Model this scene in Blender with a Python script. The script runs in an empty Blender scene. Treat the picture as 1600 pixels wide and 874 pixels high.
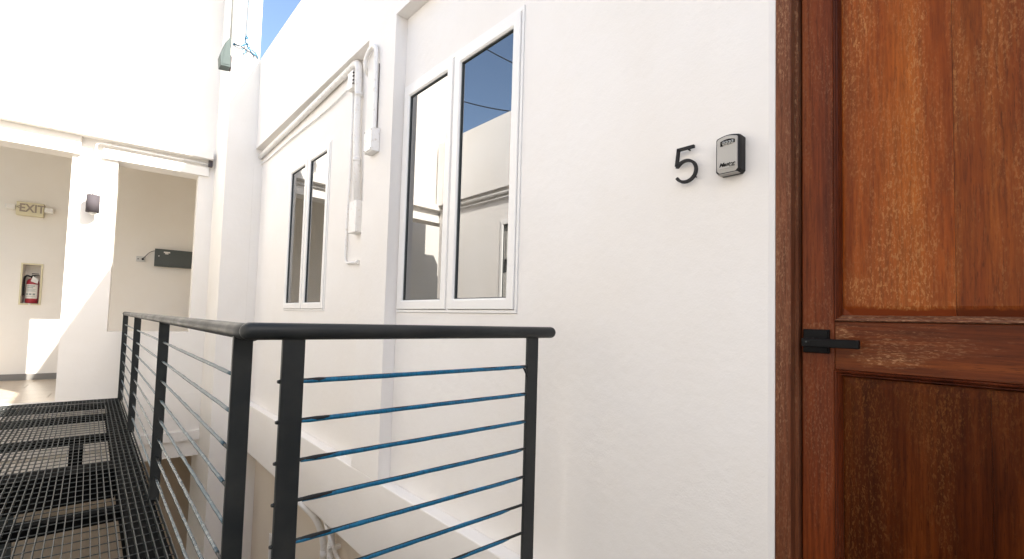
import bpy, bmesh, math, random
from mathutils import Vector, Matrix
random.seed(7)
S = bpy.context.scene
C = S.collection
PI = math.pi

# ------------------------------------------------------------------ camera
# world frame: eye at the origin, +X into the wall with the door, +Y along that wall, Z up
cam = bpy.data.cameras.new('camera')
cam.sensor_width = 36.0
cam.lens = 731.4 / 1600 * 36.0
cam.shift_x = 0.0
cam.shift_y = (466 - 437) / 1600
cam.clip_start = 0.02
cam.clip_end = 2000
co = bpy.data.objects.new('camera', cam)
C.objects.link(co)
f_ = 731.4
ax = Vector((812, -57, -f_)).normalized()
ay = Vector((-660, -16, -f_))
ay = (ay - ax * ax.dot(ay)).normalized()
az = ax.cross(ay)
co.matrix_world = Matrix((ax, ay, az)).to_4x4()
S.camera = co

# ------------------------------------------------------------------ light
SUN = Vector((0.39, -1.0, 0.82)).normalized()
w = bpy.data.worlds.new('World')
S.world = w
w.use_nodes = True
wn = w.node_tree.nodes
sk = wn.new('ShaderNodeTexSky')
sk.sky_type = 'NISHITA'
sk.sun_disc = False
sk.sun_elevation = math.asin(SUN.z)
sk.sun_rotation = math.atan2(SUN.x, SUN.y)
sk.air_density = 1.0
sk.dust_density = 2.0
w.node_tree.links.new(sk.outputs[0], wn['Background'].inputs[0])
wn['Background'].inputs[1].default_value = 0.115
sl = bpy.data.lights.new('sun', 'SUN')
sl.energy = 5.0
sl.angle = math.radians(0.5)
sl.color = (1.0, 0.955, 0.88)
so = bpy.data.objects.new('sun', sl)
C.objects.link(so)
so.rotation_euler = SUN.to_track_quat('Z', 'Y').to_euler()
so.location = (3, -6, 8)
S.view_settings.view_transform = 'Standard'
S.view_settings.look = 'None'
S.view_settings.gamma = 1
S.view_settings.exposure = 1.64
S.cycles.max_bounces = 14
S.cycles.diffuse_bounces = 8
S.cycles.glossy_bounces = 6

# ------------------------------------------------------------------ materials
def mat(name, col=(.8, .8, .8), rough=.5, metal=0.0, spec=.5, ior=None):
    m = bpy.data.materials.new(name)
    m.use_nodes = True
    b = m.node_tree.nodes['Principled BSDF']
    b.inputs['Base Color'].default_value = (*col, 1)
    b.inputs['Roughness'].default_value = rough
    b.inputs['Metallic'].default_value = metal
    b.inputs['Specular IOR Level'].default_value = spec
    if ior: b.inputs['IOR'].default_value = ior
    return m

class N:
    """small node-building helper"""
    def __init__(s, m):
        s.m = m; s.t = m.node_tree; s.n = s.t.nodes; s.b = s.n['Principled BSDF']
        s.co = s.n.new('ShaderNodeTexCoord').outputs['Object']
    def link(s, a, b): s.t.links.new(a, b)
    def mapping(s, scale=(1, 1, 1), loc=(0, 0, 0)):
        k = s.n.new('ShaderNodeMapping'); s.link(s.co, k.inputs[0])
        k.inputs['Scale'].default_value = scale; k.inputs['Location'].default_value = loc
        return k.outputs[0]
    def noise(s, vec, scale, detail=4, rough=.55, dist=0):
        k = s.n.new('ShaderNodeTexNoise'); s.link(vec, k.inputs['Vector'])
        k.inputs['Scale'].default_value = scale; k.inputs['Detail'].default_value = detail
        k.inputs['Roughness'].default_value = rough; k.inputs['Distortion'].default_value = dist
        return k.outputs['Fac']
    def ramp(s, fac, stops):
        k = s.n.new('ShaderNodeValToRGB'); s.link(fac, k.inputs[0])
        e = k.color_ramp.elements
        while len(e) < len(stops): e.new(.5)
        for i, (p, c) in enumerate(stops):
            e[i].position = p
            e[i].color = (*c, 1) if isinstance(c, tuple) else (c, c, c, 1)
        return k.outputs[0]
    def mix(s, fac, a, b, mode='MIX'):
        k = s.n.new('ShaderNodeMix'); k.data_type = 'RGBA'; k.blend_type = mode
        for i, v in ((0, fac), (6, a), (7, b)):
            if isinstance(v, (int, float)): k.inputs[i].default_value = v
            elif isinstance(v, tuple): k.inputs[i].default_value = (*v, 1)
            else: s.link(v, k.inputs[i])
        return k.outputs[2]
    def math(s, op, a, b=0.0, clamp=False):
        k = s.n.new('ShaderNodeMath'); k.operation = op; k.use_clamp = clamp
        for i, v in enumerate((a, b)):
            if isinstance(v, (int, float)): k.inputs[i].default_value = v
            else: s.link(v, k.inputs[i])
        return k.outputs[0]
    def sep(s, vec):
        k = s.n.new('ShaderNodeSeparateXYZ'); s.link(vec, k.inputs[0]); return k.outputs
    def bump(s, h, strength=.3, dist=.01):
        k = s.n.new('ShaderNodeBump'); s.link(h, k.inputs['Height'])
        k.inputs['Strength'].default_value = strength; k.inputs['Distance'].default_value = dist
        s.link(k.outputs[0], s.b.inputs['Normal'])
    def color(s, c): s.link(c, s.b.inputs['Base Color'])
    def rough(s, c): s.link(c, s.b.inputs['Roughness'])

def plaster(name, col, amp=.35, dirt=.06):
    m = mat(name, col, .75, spec=.3)
    k = N(m)
    big = k.noise(k.mapping(), 1.3, 5, .6)
    mid = k.noise(k.mapping((1, 1, .4)), 5.0, 5, .6)
    fine = k.noise(k.mapping(), 160, 4, .6)
    med = k.noise(k.mapping(), 22, 3, .5)
    d = tuple(c * (1 - dirt) * f for c, f in zip(col, (1, .985, .96)))
    c = k.mix(k.ramp(big, ((.35, 0.), (.7, 1.))), col, d)
    c = k.mix(k.ramp(mid, ((.5, 0.), (.8, .5))), c, d)
    k.color(c)
    k.bump(k.math('ADD', k.math('MULTIPLY', fine, .35), k.math('MULTIPLY', med, 1.2)), amp, .004)
    return m

M = {}
M['white'] = plaster('white_plaster', (.80, .779, .755), .36, .035)
M['white_rear'] = plaster('white_rear_plaster', (.80, .775, .735), .2, .04)
M['cream'] = plaster('warm_lit_plaster', (.74, .67, .58), .25, .05)  # white paint with the warm cast of the light put into its colour
M['gallery'] = plaster('gallery_plaster', (.82, .79, .735), .2, .03)
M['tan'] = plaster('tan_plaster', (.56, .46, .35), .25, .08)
M['frame'] = mat('white_aluminium', (.80, .79, .77), .35)
M['pipe'] = mat('white_painted_pipe', (.78, .77, .75), .45)
k = N(M['pipe']); n_ = k.noise(k.mapping(), 35, 4, .6)
k.color(k.mix(k.ramp(n_, ((.55, 0.), (.75, 1.))), (.79, .78, .76), (.62, .58, .52)))
M['gasket'] = mat('gasket', (.055, .065, .065), .6)
M['rail'] = mat('charcoal_paint', (.030, .034, .036), .45, spec=.3)
k = N(M['rail']); n_ = k.noise(k.mapping(), 60, 5, .6); n2 = k.noise(k.mapping(), 7, 4, .6)
k.color(k.mix(k.ramp(n2, ((.4, 0.), (.75, 1.))), (.016, .019, .020), (.034, .035, .033)))
k.rough(k.ramp(n2, ((.3, .36), (.7, .55)))); k.bump(n_, .12, .001)
M['steel'] = mat('dark_joist_steel', (.018, .02, .021), .7, spec=.06)
k = N(M['steel']); n_ = k.noise(k.mapping(), 18, 5, .6)
k.color(k.mix(k.ramp(n_, ((.45, 0.), (.75, 1.))), (.003, .0033, .0036), (.010, .0095, .009)))
M['grate'] = mat('grating_steel', (.10, .105, .10), .5, spec=.35)
k = N(M['grate']); n_ = k.noise(k.mapping(), 9, 5, .7)
k.color(k.mix(k.ramp(n_, ((.4, 0.), (.8, 1.))), (.042, .048, .047), (.10, .10, .092)))
M['film'] = mat('blue_film', (.010, .16, .40), .3, spec=.35)
k = N(M['film']); n_ = k.noise(k.mapping((6, 1, 1)), 30, 4, .6)
k.color(k.mix(k.ramp(n_, ((.4, 0.), (.7, 1.))), (.008, .145, .275), (.010, .075, .15)))
M['film_grey'] = mat('grey_film', (.2, .27, .30), .25)
k = N(M['film_grey']); n_ = k.noise(k.mapping((1, 14, 1)), 6, 5, .7)
k.color(k.mix(k.ramp(n_, ((.50, 0.), (.70, 1.))), (.050, .080, .095), (.36, .39, .38)))  # pale end of the ramp paints glints into the film colour
M['film_dark'] = mat('teal_film', (.05, .08, .1), .3, spec=.35)
k = N(M['film_dark']); n_ = k.noise(k.mapping((1, 10, 1)), 5, 5, .7)
k.color(k.mix(k.ramp(n_, ((.56, 0.), (.68, 1.))), (.035, .075, .10), (.28, .33, .34)))  # sparser pale streaks, again glints put into the colour
M['glass'] = mat('window_glass', (.012, .014, .014), .0, ior=3.4)
M['black'] = mat('black_metal', (.004, .004, .0045), .42, spec=.12)
M['black_soft'] = mat('black_rubber', (.012, .012, .013), .6, spec=.3)
M['silver'] = mat('silver_face', (.40, .385, .36), .5, .3)
M['grey'] = mat('lamp_grey', (.075, .066, .072), .75, spec=.12)
M['floodgrey'] = mat('floodlight_grey', (.075, .095, .09), .7, spec=.2)
M['dullpipe'] = mat('dull_conduit', (.22, .23, .22), .6)
M['lens'] = mat('lamp_lens', (.75, .73, .68), .3)
M['sign'] = mat('sign_cream', (.66, .60, .40), .5)
M['letters'] = mat('sign_letters', (.30, .25, .20), .6)
M['panelbox'] = mat('control_box', (.080, .090, .084), .5, spec=.3)
M['socket'] = mat('socket_plate', (.55, .55, .53), .4)
M['red'] = mat('extinguisher_red', (.35, .02, .035), .3)
M['print'] = mat('faded_print', (.25, .30, .30), .6)
M['label'] = mat('paper_label', (.72, .70, .66), .6)
M['rope'] = mat('blue_rope', (.05, .15, .24), .8)
M['rope_w'] = mat('pale_rope', (.16, .20, .24), .8)
M['wire'] = mat('black_wire', (.02, .02, .02), .6)
M['skirt'] = mat('grey_skirting', (.20, .19, .175), .5)
M['ground'] = plaster('yard_concrete', (.42, .37, .30), .4, .25)

def tile_mat():
    m = mat('floor_tile', (.42, .36, .29), .35)
    k = N(m)
    g = k.noise(k.mapping((2, 18, 2)), 3, 6, .6, .4)
    k.color(k.ramp(g, ((.3, (.50, .43, .34)), (.55, (.42, .35, .27)), (.75, (.30, .24, .18)))))
    return m
M['tile'] = tile_mat()

def wood(name, hi, mid, lo, axis='Z', fleck=.5, fleckcol=(.52, .31, .16), zfade=None, seed=0., worn=.5, wear=(), clean=None, spec=.13):
    """oiled hardwood with long grain and flaked varnish"""
    m = mat(name, mid, .4, spec=spec)
    k = N(m)
    st = {'Z': (1, 1, .05), 'Y': (1, .05, 1)}[axis]
    st2 = {'Z': (1, 1, .36), 'Y': (1, .30, 1)}[axis]
    st3 = {'Z': (1, 1, .16), 'Y': (1, .16, 1)}[axis]
    loc = (seed, seed * 1.7, seed * .6)
    broad = k.noise(k.mapping(st, loc), 16, 4, .55, .5)
    fineg = k.noise(k.mapping(st, loc), 150, 5, .65, .3)
    c = k.ramp(broad, ((.28, lo), (.48, mid), (.72, hi)))
    c = k.mix(k.ramp(fineg, ((.40, .0), (.70, .62))), c, tuple(v * .45 for v in lo), 'MIX')
    pores = k.noise(k.mapping({'Z': (1, 1, .09), 'Y': (1, .09, 1)}[axis], loc), 420, 2, .5)
    c = k.mix(k.ramp(pores, ((.60, .0), (.72, .5))), c, tuple(v * .35 for v in lo))
    # curdled varnish: small pale crumbs, gathered in drifts that run with the grain
    f1 = k.noise(k.mapping(st2, loc), 250, 3, .6, .3)
    f2 = k.noise(k.mapping(st3, (seed + 3, 1, 2)), 9, 5, .68, .5)
    f3 = k.noise(k.mapping(st2, (seed + 7, 4, 2)), 170, 3, .6, .5)
    area = k.ramp(f2, ((.53 - worn * .17, 0.), (.60, 1.)))
    sp_ = k.sep(k.co)
    if clean:      # a strip the weather has not reached: varnish still whole
        edge = k.math('ADD', k.math('MULTIPLY', k.math('SUBTRACT', sp_[2], .94 + clean), 30), k.math('MULTIPLY', k.noise(k.mapping(), 30, 4, .6), .7))
        keep = k.ramp(edge, ((.25, 0.), (.45, 1.)))
        area = k.math('MULTIPLY', area, keep)
        c = k.mix(k.math('SUBTRACT', 1.0, keep), c, lo)
    for (wy, wz, ry, rz, amt) in wear:
        dy = k.math('DIVIDE', k.math('SUBTRACT', sp_[1], wy), ry); dz = k.math('DIVIDE', k.math('SUBTRACT', sp_[2], wz + .94), rz)
        d_ = k.math('SQRT', k.math('ADD', k.math('MULTIPLY', dy, dy), k.math('MULTIPLY', dz, dz)))
        d_ = k.math('ADD', d_, k.math('MULTIPLY', k.math('SUBTRACT', k.noise(k.mapping(st2), 70, 4, .7), .5), 1.6))
        area = k.math('MAXIMUM', area, k.math('MULTIPLY', k.ramp(d_, ((.55, 1.), (1.05, 0.))), amt))
    crumbs = k.ramp(f1, ((.53, 0.), (.63, 1.)))
    crumbs2 = k.ramp(f3, ((.57, 0.), (.66, 1.)))
    fl = k.math('MULTIPLY', k.math('MAXIMUM', crumbs, k.math('MULTIPLY', crumbs2, .7)), area)
    fl = k.math('MULTIPLY', fl, fleck)
    tonal = k.noise(k.mapping((1, 1, 1), (seed + 11, 0, 0)), 34, 3, .5)
    fc = k.mix(tonal, fleckcol, tuple(v * .55 for v in fleckcol))
    c = k.mix(fl, c, fc)
    # the thin milky bloom between the crumbs
    c = k.mix(k.math('MULTIPLY', area, (.10 * fleck)), c, fleckcol)
    k.color(c)
    k.rough(k.ramp(k.math('ADD', fl, k.math('MULTIPLY', fineg, .3)), ((.05, .30), (.7, .72))))
    k.bump(k.math('ADD', k.math('MULTIPLY', fl, .9), k.math('MULTIPLY', fineg, .5)), .38, .0012)
    return m
R1, R2, R3 = (.34, .086, .010), (.25, .053, .006), (.145, .026, .004)
M['w_panel'] = wood('upper_panel_wood', R1, R2, R3, 'Z', .68, (.52, .24, .085), seed=1.3, worn=.62, clean=.052, wear=((.295, .10, .05, .045, 1.0),))
M['w_panel2'] = wood('upper_board_wood', (.27, .070, .009), (.175, .036, .005), (.085, .016, .003), 'Z', .68, (.46, .21, .075), seed=5.1, worn=.62, clean=.052)
M['w_low'] = wood('lower_panel_wood', (.120, .027, .0045), (.062, .0125, .0023), (.026, .0050, .0016), 'Z', .58, (.21, .082, .024), spec=.05, seed=9.2, worn=.65, wear=((.27, -.20, .07, .05, .6),))
M['w_stile'] = wood('stile_wood', (.25, .062, .014), (.165, .034, .008), (.085, .016, .005), 'Z', .3, (.42, .20, .10), seed=2.2, worn=.25, wear=((.380, .002, .045, .020, 1.6), (.415, -.06, .012, .2, .8)))
M['w_rail'] = wood('lock_rail_wood', (.22, .055, .009), (.130, .028, .0055), (.060, .012, .003), 'Y', .9, (.42, .21, .10), seed=4.4, worn=.2, wear=((.325, -.010, .030, .018, 1.2), (.235, -.070, .075, .022, 1.1), (.20, -.04, .13, .03, .5)))
M['w_frame'] = wood('casing_wood', (.22, .078, .036), (.15, .049, .022), (.09, .029, .014), 'Z', .75, (.40, .22, .125), seed=6.6, worn=.8)
M['w_mould'] = wood('moulding_wood', (.13, .028, .009), (.075, .015, .005), (.035, .007, .003), 'Z', .15, (.28, .14, .08), seed=8.1, worn=.2)
M['w_edge'] = wood('worn_moulding_wood', (.23, .085, .042), (.15, .050, .024), (.075, .021, .010), 'Y', .85, (.46, .27, .16), seed=3.1, worn=.7)

# ------------------------------------------------------------------ geometry helpers
class MB:
    def __init__(s, T=None):
        s.bm = bmesh.new(); s.T = T
    def _p(s, p):
        return Vector(p) if s.T is None else s.T(Vector(p))
    def box(s, x0, x1, y0, y1, z0, z1, bev=0.0, seg=2):
        ps = [(x, y, z) for x in (x0, x1) for y in (y0, y1) for z in (z0, z1)]
        v = [s.bm.verts.new(s._p(p)) for p in ps]
        fs = [s.bm.faces.new([v[i] for i in f]) for f in ((0, 1, 3, 2), (4, 6, 7, 5), (0, 4, 5, 1), (2, 3, 7, 6), (0, 2, 6, 4), (1, 5, 7, 3))]
        if bev:
            es = {e for f in fs for e in f.edges}
            bmesh.ops.bevel(s.bm, geom=list(es), offset=bev, segments=seg, profile=.5, affect='EDGES')
        return s
    def poly(s, pts):
        s.bm.faces.new([s.bm.verts.new(s._p(p)) for p in pts]); return s
    def prism(s, pts, d, bev=0.0):
        """closed outline pts (3-D, planar) pushed along vector d"""
        d = Vector(d)
        a = [s.bm.verts.new(s._p(p)) for p in pts]
        b = [s.bm.verts.new(s._p(Vector(p) + d)) for p in pts]
        n = len(pts)
        fs = [s.bm.faces.new(a[::-1]), s.bm.faces.new(b)]
        for i in range(n):
            fs.append(s.bm.faces.new((a[i], a[(i + 1) % n], b[(i + 1) % n], b[i])))
        if bev:
            es = {e for f in fs for e in f.edges}
            bmesh.ops.bevel(s.bm, geom=list(es), offset=bev, segments=2, profile=.5, affect='EDGES')
        return s
    def tube(s, pts, r, seg=14, sx=1.0, caps=True, dome=False):
        P = [s._p(p) for p in pts]
        n = len(P)
        rings = []
        up = None
        for i in range(n):
            t = (P[min(i + 1, n - 1)] - P[max(i - 1, 0)]).normalized()
            if up is None:
                up = Vector((0, 0, 1)) if abs(t.z) < .9 else Vector((1, 0, 0))
            u = (up - t * up.dot(t)).normalized(); v = t.cross(u); up = u
            rr = r[i] if isinstance(r, (list, tuple)) else r
            rings.append([s.bm.verts.new(P[i] + (u * math.cos(a) + v * math.sin(a) * sx) * rr) for a in [2 * PI * j / seg for j in range(seg)]])
        for i in range(n - 1):
            for j in range(seg):
                f = s.bm.faces.new((rings[i][j], rings[i][(j + 1) % seg], rings[i + 1][(j + 1) % seg], rings[i + 1][j])); f.smooth = True
        if caps:
            s.bm.faces.new(rings[0][::-1]); s.bm.faces.new(rings[-1])
        return s
    def build(s, name, m, parent=None, root=None, kind=None, label=None):
        bmesh.ops.recalc_face_normals(s.bm, faces=s.bm.faces)
        me = bpy.data.meshes.new(name)
        off = Vector(root) if root is not None else (base_of(parent) if parent else Vector((0, 0, 0)))
        bmesh.ops.translate(s.bm, verts=s.bm.verts, vec=-off)
        s.bm.to_mesh(me); s.bm.free()
        me.materials.append(m)
        o = bpy.data.objects.new(name, me); C.objects.link(o)
        if parent: o.parent = parent
        elif root is not None: o.location = off
        if kind: o['kind'] = kind
        if label: o['label'] = label
        return o

def base_of(o):
    v = Vector((0, 0, 0))
    while o:
        v += o.location; o = o.parent
    return v
def thing(name, loc, label, cat, group=None):
    o = bpy.data.objects.new(name, None); C.objects.link(o)
    o.empty_display_size = .2
    o.location = loc; o['label'] = label; o['category'] = cat
    if group: o['group'] = group
    return o
def tag(o, label, cat, group=None):
    o['label'] = label; o['category'] = cat
    if group: o['group'] = group
    return o
def copyobj(o, parent, loc):
    c = o.copy(); C.objects.link(c); c.parent = parent; c.location = loc; return c
def arc(c, r, a0, a1, n, plane='YZ', x=0):
    out = []
    for i in range(n + 1):
        a = math.radians(a0 + (a1 - a0) * i / n)
        if plane == 'YZ': out.append((x, c[0] + r * math.cos(a), c[1] + r * math.sin(a)))
    return out
def smooth(pts, n=6):
    """Catmull-Rom through pts"""
    P = [Vector(p) for p in pts]; P = [P[0]] + P + [P[-1]]; out = []
    for i in range(1, len(P) - 2):
        for j in range(n):
            t = j / n
            a, b, c, d = P[i - 1], P[i], P[i + 1], P[i + 2]
            out.append(.5 * ((2 * b) + (c - a) * t + (2 * a - 5 * b + 4 * c - d) * t * t + (3 * b - a - 3 * c + d) * t ** 3))
    out.append(P[-2]); return out
def rounded(pts, r, n=6):
    """polyline with its corners turned into bends of radius about r"""
    P = [Vector(p) for p in pts]; out = [P[0]]
    for i in range(1, len(P) - 1):
        a = (P[i - 1] - P[i]); b = (P[i + 1] - P[i])
        rr = min(r, a.length * .49, b.length * .49)
        p0 = P[i] + a.normalized() * rr; p1 = P[i] + b.normalized() * rr
        for j in range(n + 1):
            t = j / n
            out.append(p0 * (1 - t) ** 2 + P[i] * 2 * t * (1 - t) + p1 * t * t)
    out.append(P[-1]); return out

def grid_wall(mb, x0, x1, yr, zr, holes, swap=False):
    """slab between x0 and x1 over yr x zr with rectangular holes (y0,y1,z0,z1); reveals are closed"""
    ys = sorted({*yr, *[h[0] for h in holes], *[h[1] for h in holes]}); zs = sorted({*zr, *[h[2] for h in holes], *[h[3] for h in holes]})
    def solid(i, j):
        if i < 0 or j < 0 or i >= len(ys) - 1 or j >= len(zs) - 1: return False
        yc = (ys[i] + ys[i + 1]) / 2; zc = (zs[j] + zs[j + 1]) / 2
        return not any(h[0] < yc < h[1] and h[2] < zc < h[3] for h in holes)
    P = (lambda x, y, z: (x, y, z)) if not swap else (lambda x, y, z: (y, x, z))
    vc = {}
    def V(x, y, z):
        key = (round(x, 5), round(y, 5), round(z, 5))
        if key not in vc: vc[key] = mb.bm.verts.new(mb._p(P(x, y, z)))
        return vc[key]
    def F(*q): mb.bm.faces.new([V(*p) for p in q])
    for i in range(len(ys) - 1):
        for j in range(len(zs) - 1):
            if not solid(i, j): continue
            a, b, c, d = ys[i], ys[i + 1], zs[j], zs[j + 1]
            F((x0, a, c), (x0, b, c), (x0, b, d), (x0, a, d)); F((x1, a, c), (x1, a, d), (x1, b, d), (x1, b, c))
            if not solid(i - 1, j): F((x0, a, c), (x0, a, d), (x1, a, d), (x1, a, c))
            if not solid(i + 1, j): F((x0, b, c), (x1, b, c), (x1, b, d), (x0, b, d))
            if not solid(i, j - 1): F((x0, a, c), (x1, a, c), (x1, b, c), (x0, b, c))
            if not solid(i, j + 1): F((x0, a, d), (x0, b, d), (x1, b, d), (x1, a, d))

def text_mesh(txt, size, ext=.001, shear=0.0, bold=0.0):
    cu = bpy.data.curves.new('text', 'FONT'); cu.body = txt; cu.size = size; cu.extrude = ext; cu.shear = shear; cu.offset = bold
    cu.align_x = 'CENTER'; cu.align_y = 'CENTER'
    o = bpy.data.objects.new('text', cu); C.objects.link(o)
    dg = bpy.context.evaluated_depsgraph_get()
    me = bpy.data.meshes.new_from_object(o.evaluated_get(dg))
    bpy.data.objects.remove(o); bpy.data.curves.remove(cu)
    return me
def place_text(name, txt, size, m, parent, origin, right, up, ext=.001, shear=0, bold=0, xs=1.0):
    me = text_mesh(txt, size, ext, shear, bold)
    me.name = name
    right = Vector(right).normalized(); up = Vector(up).normalized(); nrm = right.cross(up)
    off = base_of(parent)
    for v in me.vertices:
        c = v.co; v.co = Vector(origin) + right * c.x * xs + up * c.y + nrm * c.z - off
    me.materials.clear(); me.materials.append(m)
    o = bpy.data.objects.new(name, me); C.objects.link(o); o.parent = parent
    return o

# ------------------------------------------------------------------ key levels (metres from the eye)
XF, XR = 1.303, 1.38          # facade plane and recessed plane
ZW = -0.94                    # top of the walkway
ZG = -4.0                     # yard
YE = 5.85                     # pier / end of the facade
ZP = 2.90                     # parapet
SOF = 1.855

# ------------------------------------------------------------------ ground
MB().box(-60, 60, -60, 60, ZG - .3, ZG).build('ground', M['ground'], root=(0, 0, ZG), kind='structure')

# ------------------------------------------------------------------ building with the door (right)
DY0, DY1, DZ0, DZ1 = -.56, .4665, ZW, 1.17
WINS = [(1.496, 2.571, .028, 1.414), (3.752, 4.802, .030, 1.42)]
rb = thing('courtyard_building', (1.6, 0, ZG), 'white plastered building wall with two tall windows and the brown wooden door', 'building')
g = MB(); grid_wall(g, XR, XR + .22, (-6.0, YE), (-1.46, ZP), [(DY0, DY1 + .015, DZ0, DZ1)] + WINS)
g.build('wall', M['white'], rb)
g = MB()
g.box(XF, XR - .0005, -6.0, YE, SOF, ZP)
g.build('upper_wall', M['white'], rb)
g = MB(); g.box(XF, XR - .0005, 2.578, 2.953, -.97, SOF - .0005); g.build('pilaster', M['white'], rb)
g = MB(); g.box(XF, XR - .0005, -6.0, YE, -1.46, -.972, .006, 2); g.build('spandrel', M['white'], rb)
g = MB(); g.box(XR + .2205, 5.0, -6.0, YE, 2.6, 2.75); g.build('roof', M['ground'], rb)
g = MB(); g.box(5.0, 5.2, -6.0, YE, ZG, 2.9); g.build('outer_wall', M['white'], rb)
g = MB(); g.box(XR + .25, 4.99, -6.0, -5.8, ZG, 2.59); g.build('side_wall', M['white'], rb)
g = MB(); g.box(XR + .25, 4.99, YE - .2, YE, ZG, 2.59); g.build('side_wall', M['white'], rb)
LWIN = (4.10, 5.13, -3.2, -2.235)
g = MB(); grid_wall(g, 1.47, 1.62, (-6.0, YE), (ZG, -1.462), [LWIN]); g.build('lower_wall', M['cream'], rb)
# rooms behind the glass
g = MB(); g.box(XR + .5, XR + .52, .7, YE - .3, -.9, 2.5); g.build('room_partition', M['tan'], rb)

def window(parent, x, s, y0, y1, z0, z1, left_first=True, name_label=None):
    """two-leaf casement. x = wall plane, s = +1 if the wall faces -X (we look along +X), y0 near edge, y1 far edge"""
    wi = bpy.data.objects.new('window', None); C.objects.link(wi); wi.parent = parent
    ctr = Vector((x, (y0 + y1) / 2, z0)); wi.location = ctr - base_of(parent)
    if name_label: wi['label'] = name_label
    X = lambda d: x - s * d     # d: how proud of the wall
    def bx(g, d0, d1, *r, bev=0): a, b = sorted((X(d0), X(d1))); g.box(a, b, *r, bev)
    g = MB(); fw = .022
    for r in ((y0 + .001, y1 - .001, z1 - fw, z1 - .001), (y0 + .001, y1 - .001, z0 + .001, z0 + fw * .7), (y0 + .001, y0 + fw * .7, z0 + fw * .7, z1 - fw), (y1 - fw * .7, y1 - .001, z0 + fw * .7, z1 - fw)):
        bx(g, -.05, .006, *r, bev=.0015)
    ym = y0 + (y1 - y0) * .5
    bx(g, -.05, .002, ym - .012, ym + .012, z0 + fw * .7, z1 - fw)
    g.build('frame', M['frame'], wi)
    for (a, b) in ((y0 + fw * .7 + .003, ym - .014 + .004), (ym + .014 - .004, y1 - fw * .7 - .003)):
        g = MB(); t = .052; za, zb = z0 + fw * .7 + .003, z1 - fw - .003
        # mitred sash ring with a chamfered inner lip
        def ring(d, i): return [(X(d), a + i, za + i), (X(d), b - i, za + i), (X(d), b - i, zb - i), (X(d), a + i, zb - i)]
        loops = [ring(-.04, 0), ring(.010, 0), ring(.0125, .003), ring(.0125, t - .008), ring(.007, t - .002), ring(.006, t), ring(-.018, t)]
        vs = [[g.bm.verts.new(p) for p in L] for L in loops]
        for q in range(len(vs) - 1):
            for e in range(4):
                g.bm.faces.new((vs[q][e], vs[q][(e + 1) % 4], vs[q + 1][(e + 1) % 4], vs[q + 1][e]))
        g.build('sash', M['frame'], wi)
        g = MB(); i1 = t - .001; i2 = t + .0045
        loops = [[(X(dd), a + i, za + i), (X(dd), b - i, za + i), (X(dd), b - i, zb - i), (X(dd), a + i, zb - i)] for dd, i in ((.001, i1), (.001, i2), (-.008, i2))]
        vs = [[g.bm.verts.new(p) for p in L] for L in loops]
        for q in range(2):
            for e in range(4):
                g.bm.faces.new((vs[q][e], vs[q][(e + 1) % 4], vs[q + 1][(e + 1) % 4], vs[q + 1][e]))
        g.build('gasket', M['gasket'], wi)
        g = MB(); bx(g, -.013, -.006, a + t - .004, b - t + .004, za + t - .004, zb - t + .004); g.build('pane', M['glass'], wi)
    return wi
window(rb, XR, 1, *WINS[0], name_label='larger white two-leaf window nearest the door reflecting blue sky')
window(rb, XR, 1, *WINS[1], name_label='white two-leaf window farther along, past the white pipes')
# lower window (only its corner shows below)
lw = bpy.data.objects.new('window', None); C.objects.link(lw); lw.parent = rb; lw.location = Vector((1.47, 4.6, -3.2)) - base_of(rb)
lw['label'] = 'dark lower window below the walkway'
g = MB(); y0, y1, z0, z1 = LWIN
for r in ((y0 - .03, y1 + .03, z1 - .02, z1 + .03), (y0 - .03, y1 + .03, z0 - .03, z0 + .02), (y0 - .03, y0 + .02, z0 + .02, z1 - .02), (y1 - .02, y1 + .03, z0 + .02, z1 - .02)): g.box(1.455, 1.5, *r)
g.build('frame', M['frame'], lw)
g = MB(); g.box(1.485, 1.495, y0 + .021, y1 - .021, z0 + .021, z1 - .021); g.build('pane', M['glass'], lw)

# door ------------------------------------------------------------
XD = 1.430                    # door face
dr = bpy.data.objects.new('door', None); C.objects.link(dr); dr.parent = rb
dr.location = Vector((XD, 0, DZ0)) - base_of(rb); dr['label'] = 'brown wooden panel door with flaking varnish and a black lever'
g = MB(); g.prism([(1.3802, DY1 + .015, DZ0), (1.3855, DY1 + .0005, DZ0), (1.56, DY1 + .0005, DZ0), (1.56, DY1 + .015, DZ0)], (0, 0, DZ1 - DZ0)); g.build('plaster_return', M['white'], rb)
# casing: outer face, stepped reveal
def jamb(name, ya, yb, sgn, za, zb):
    """profile in X/Y swept along Z. ya = outer edge (wall side), sgn = direction towards the opening"""
    w_ = abs(yb - ya)
    prof = [(1.384, 0), (1.3835, .002), (1.3835, w_ - .004), (1.386, w_), (1.412, w_ + .001), (1.412, w_ + .010), (1.455, w_ + .0105), (1.56, w_ + .011), (1.56, 0)]
    g = MB(); g.prism([(x, ya + sgn * d, za) for x, d in prof], (0, 0, zb - za))
    return g.build(name, M['w_frame'], dr)
jamb('door_jamb', DY1 - .0015, .4285, -1, DZ0, DZ1 - .002)
jamb('door_jamb', DY0 + .0015, DY0 + .038, 1, DZ0, DZ1 - .002)
g = MB(); g.box(1.3835, 1.56, DY0 + .05, DY1 - .05, DZ1 - .04, DZ1 - .002, .002); g.build('door_head', M['w_frame'], dr)
LY1, LY0 = .4150, DY0 + .052      # door leaf edges
SY1 = .3405                       # inner edge of the lock stile
SY0 = LY0 + (LY1 - SY1)
LB, LT = DZ0 + .01, DZ1 - .045
RZ0, RZ1 = -.1040, .0200          # lock rail
g = MB(); g.box(XD, XD + .042, SY1, LY1, LB, LT, .0025); g.build('stile', M['w_stile'], dr)
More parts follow.
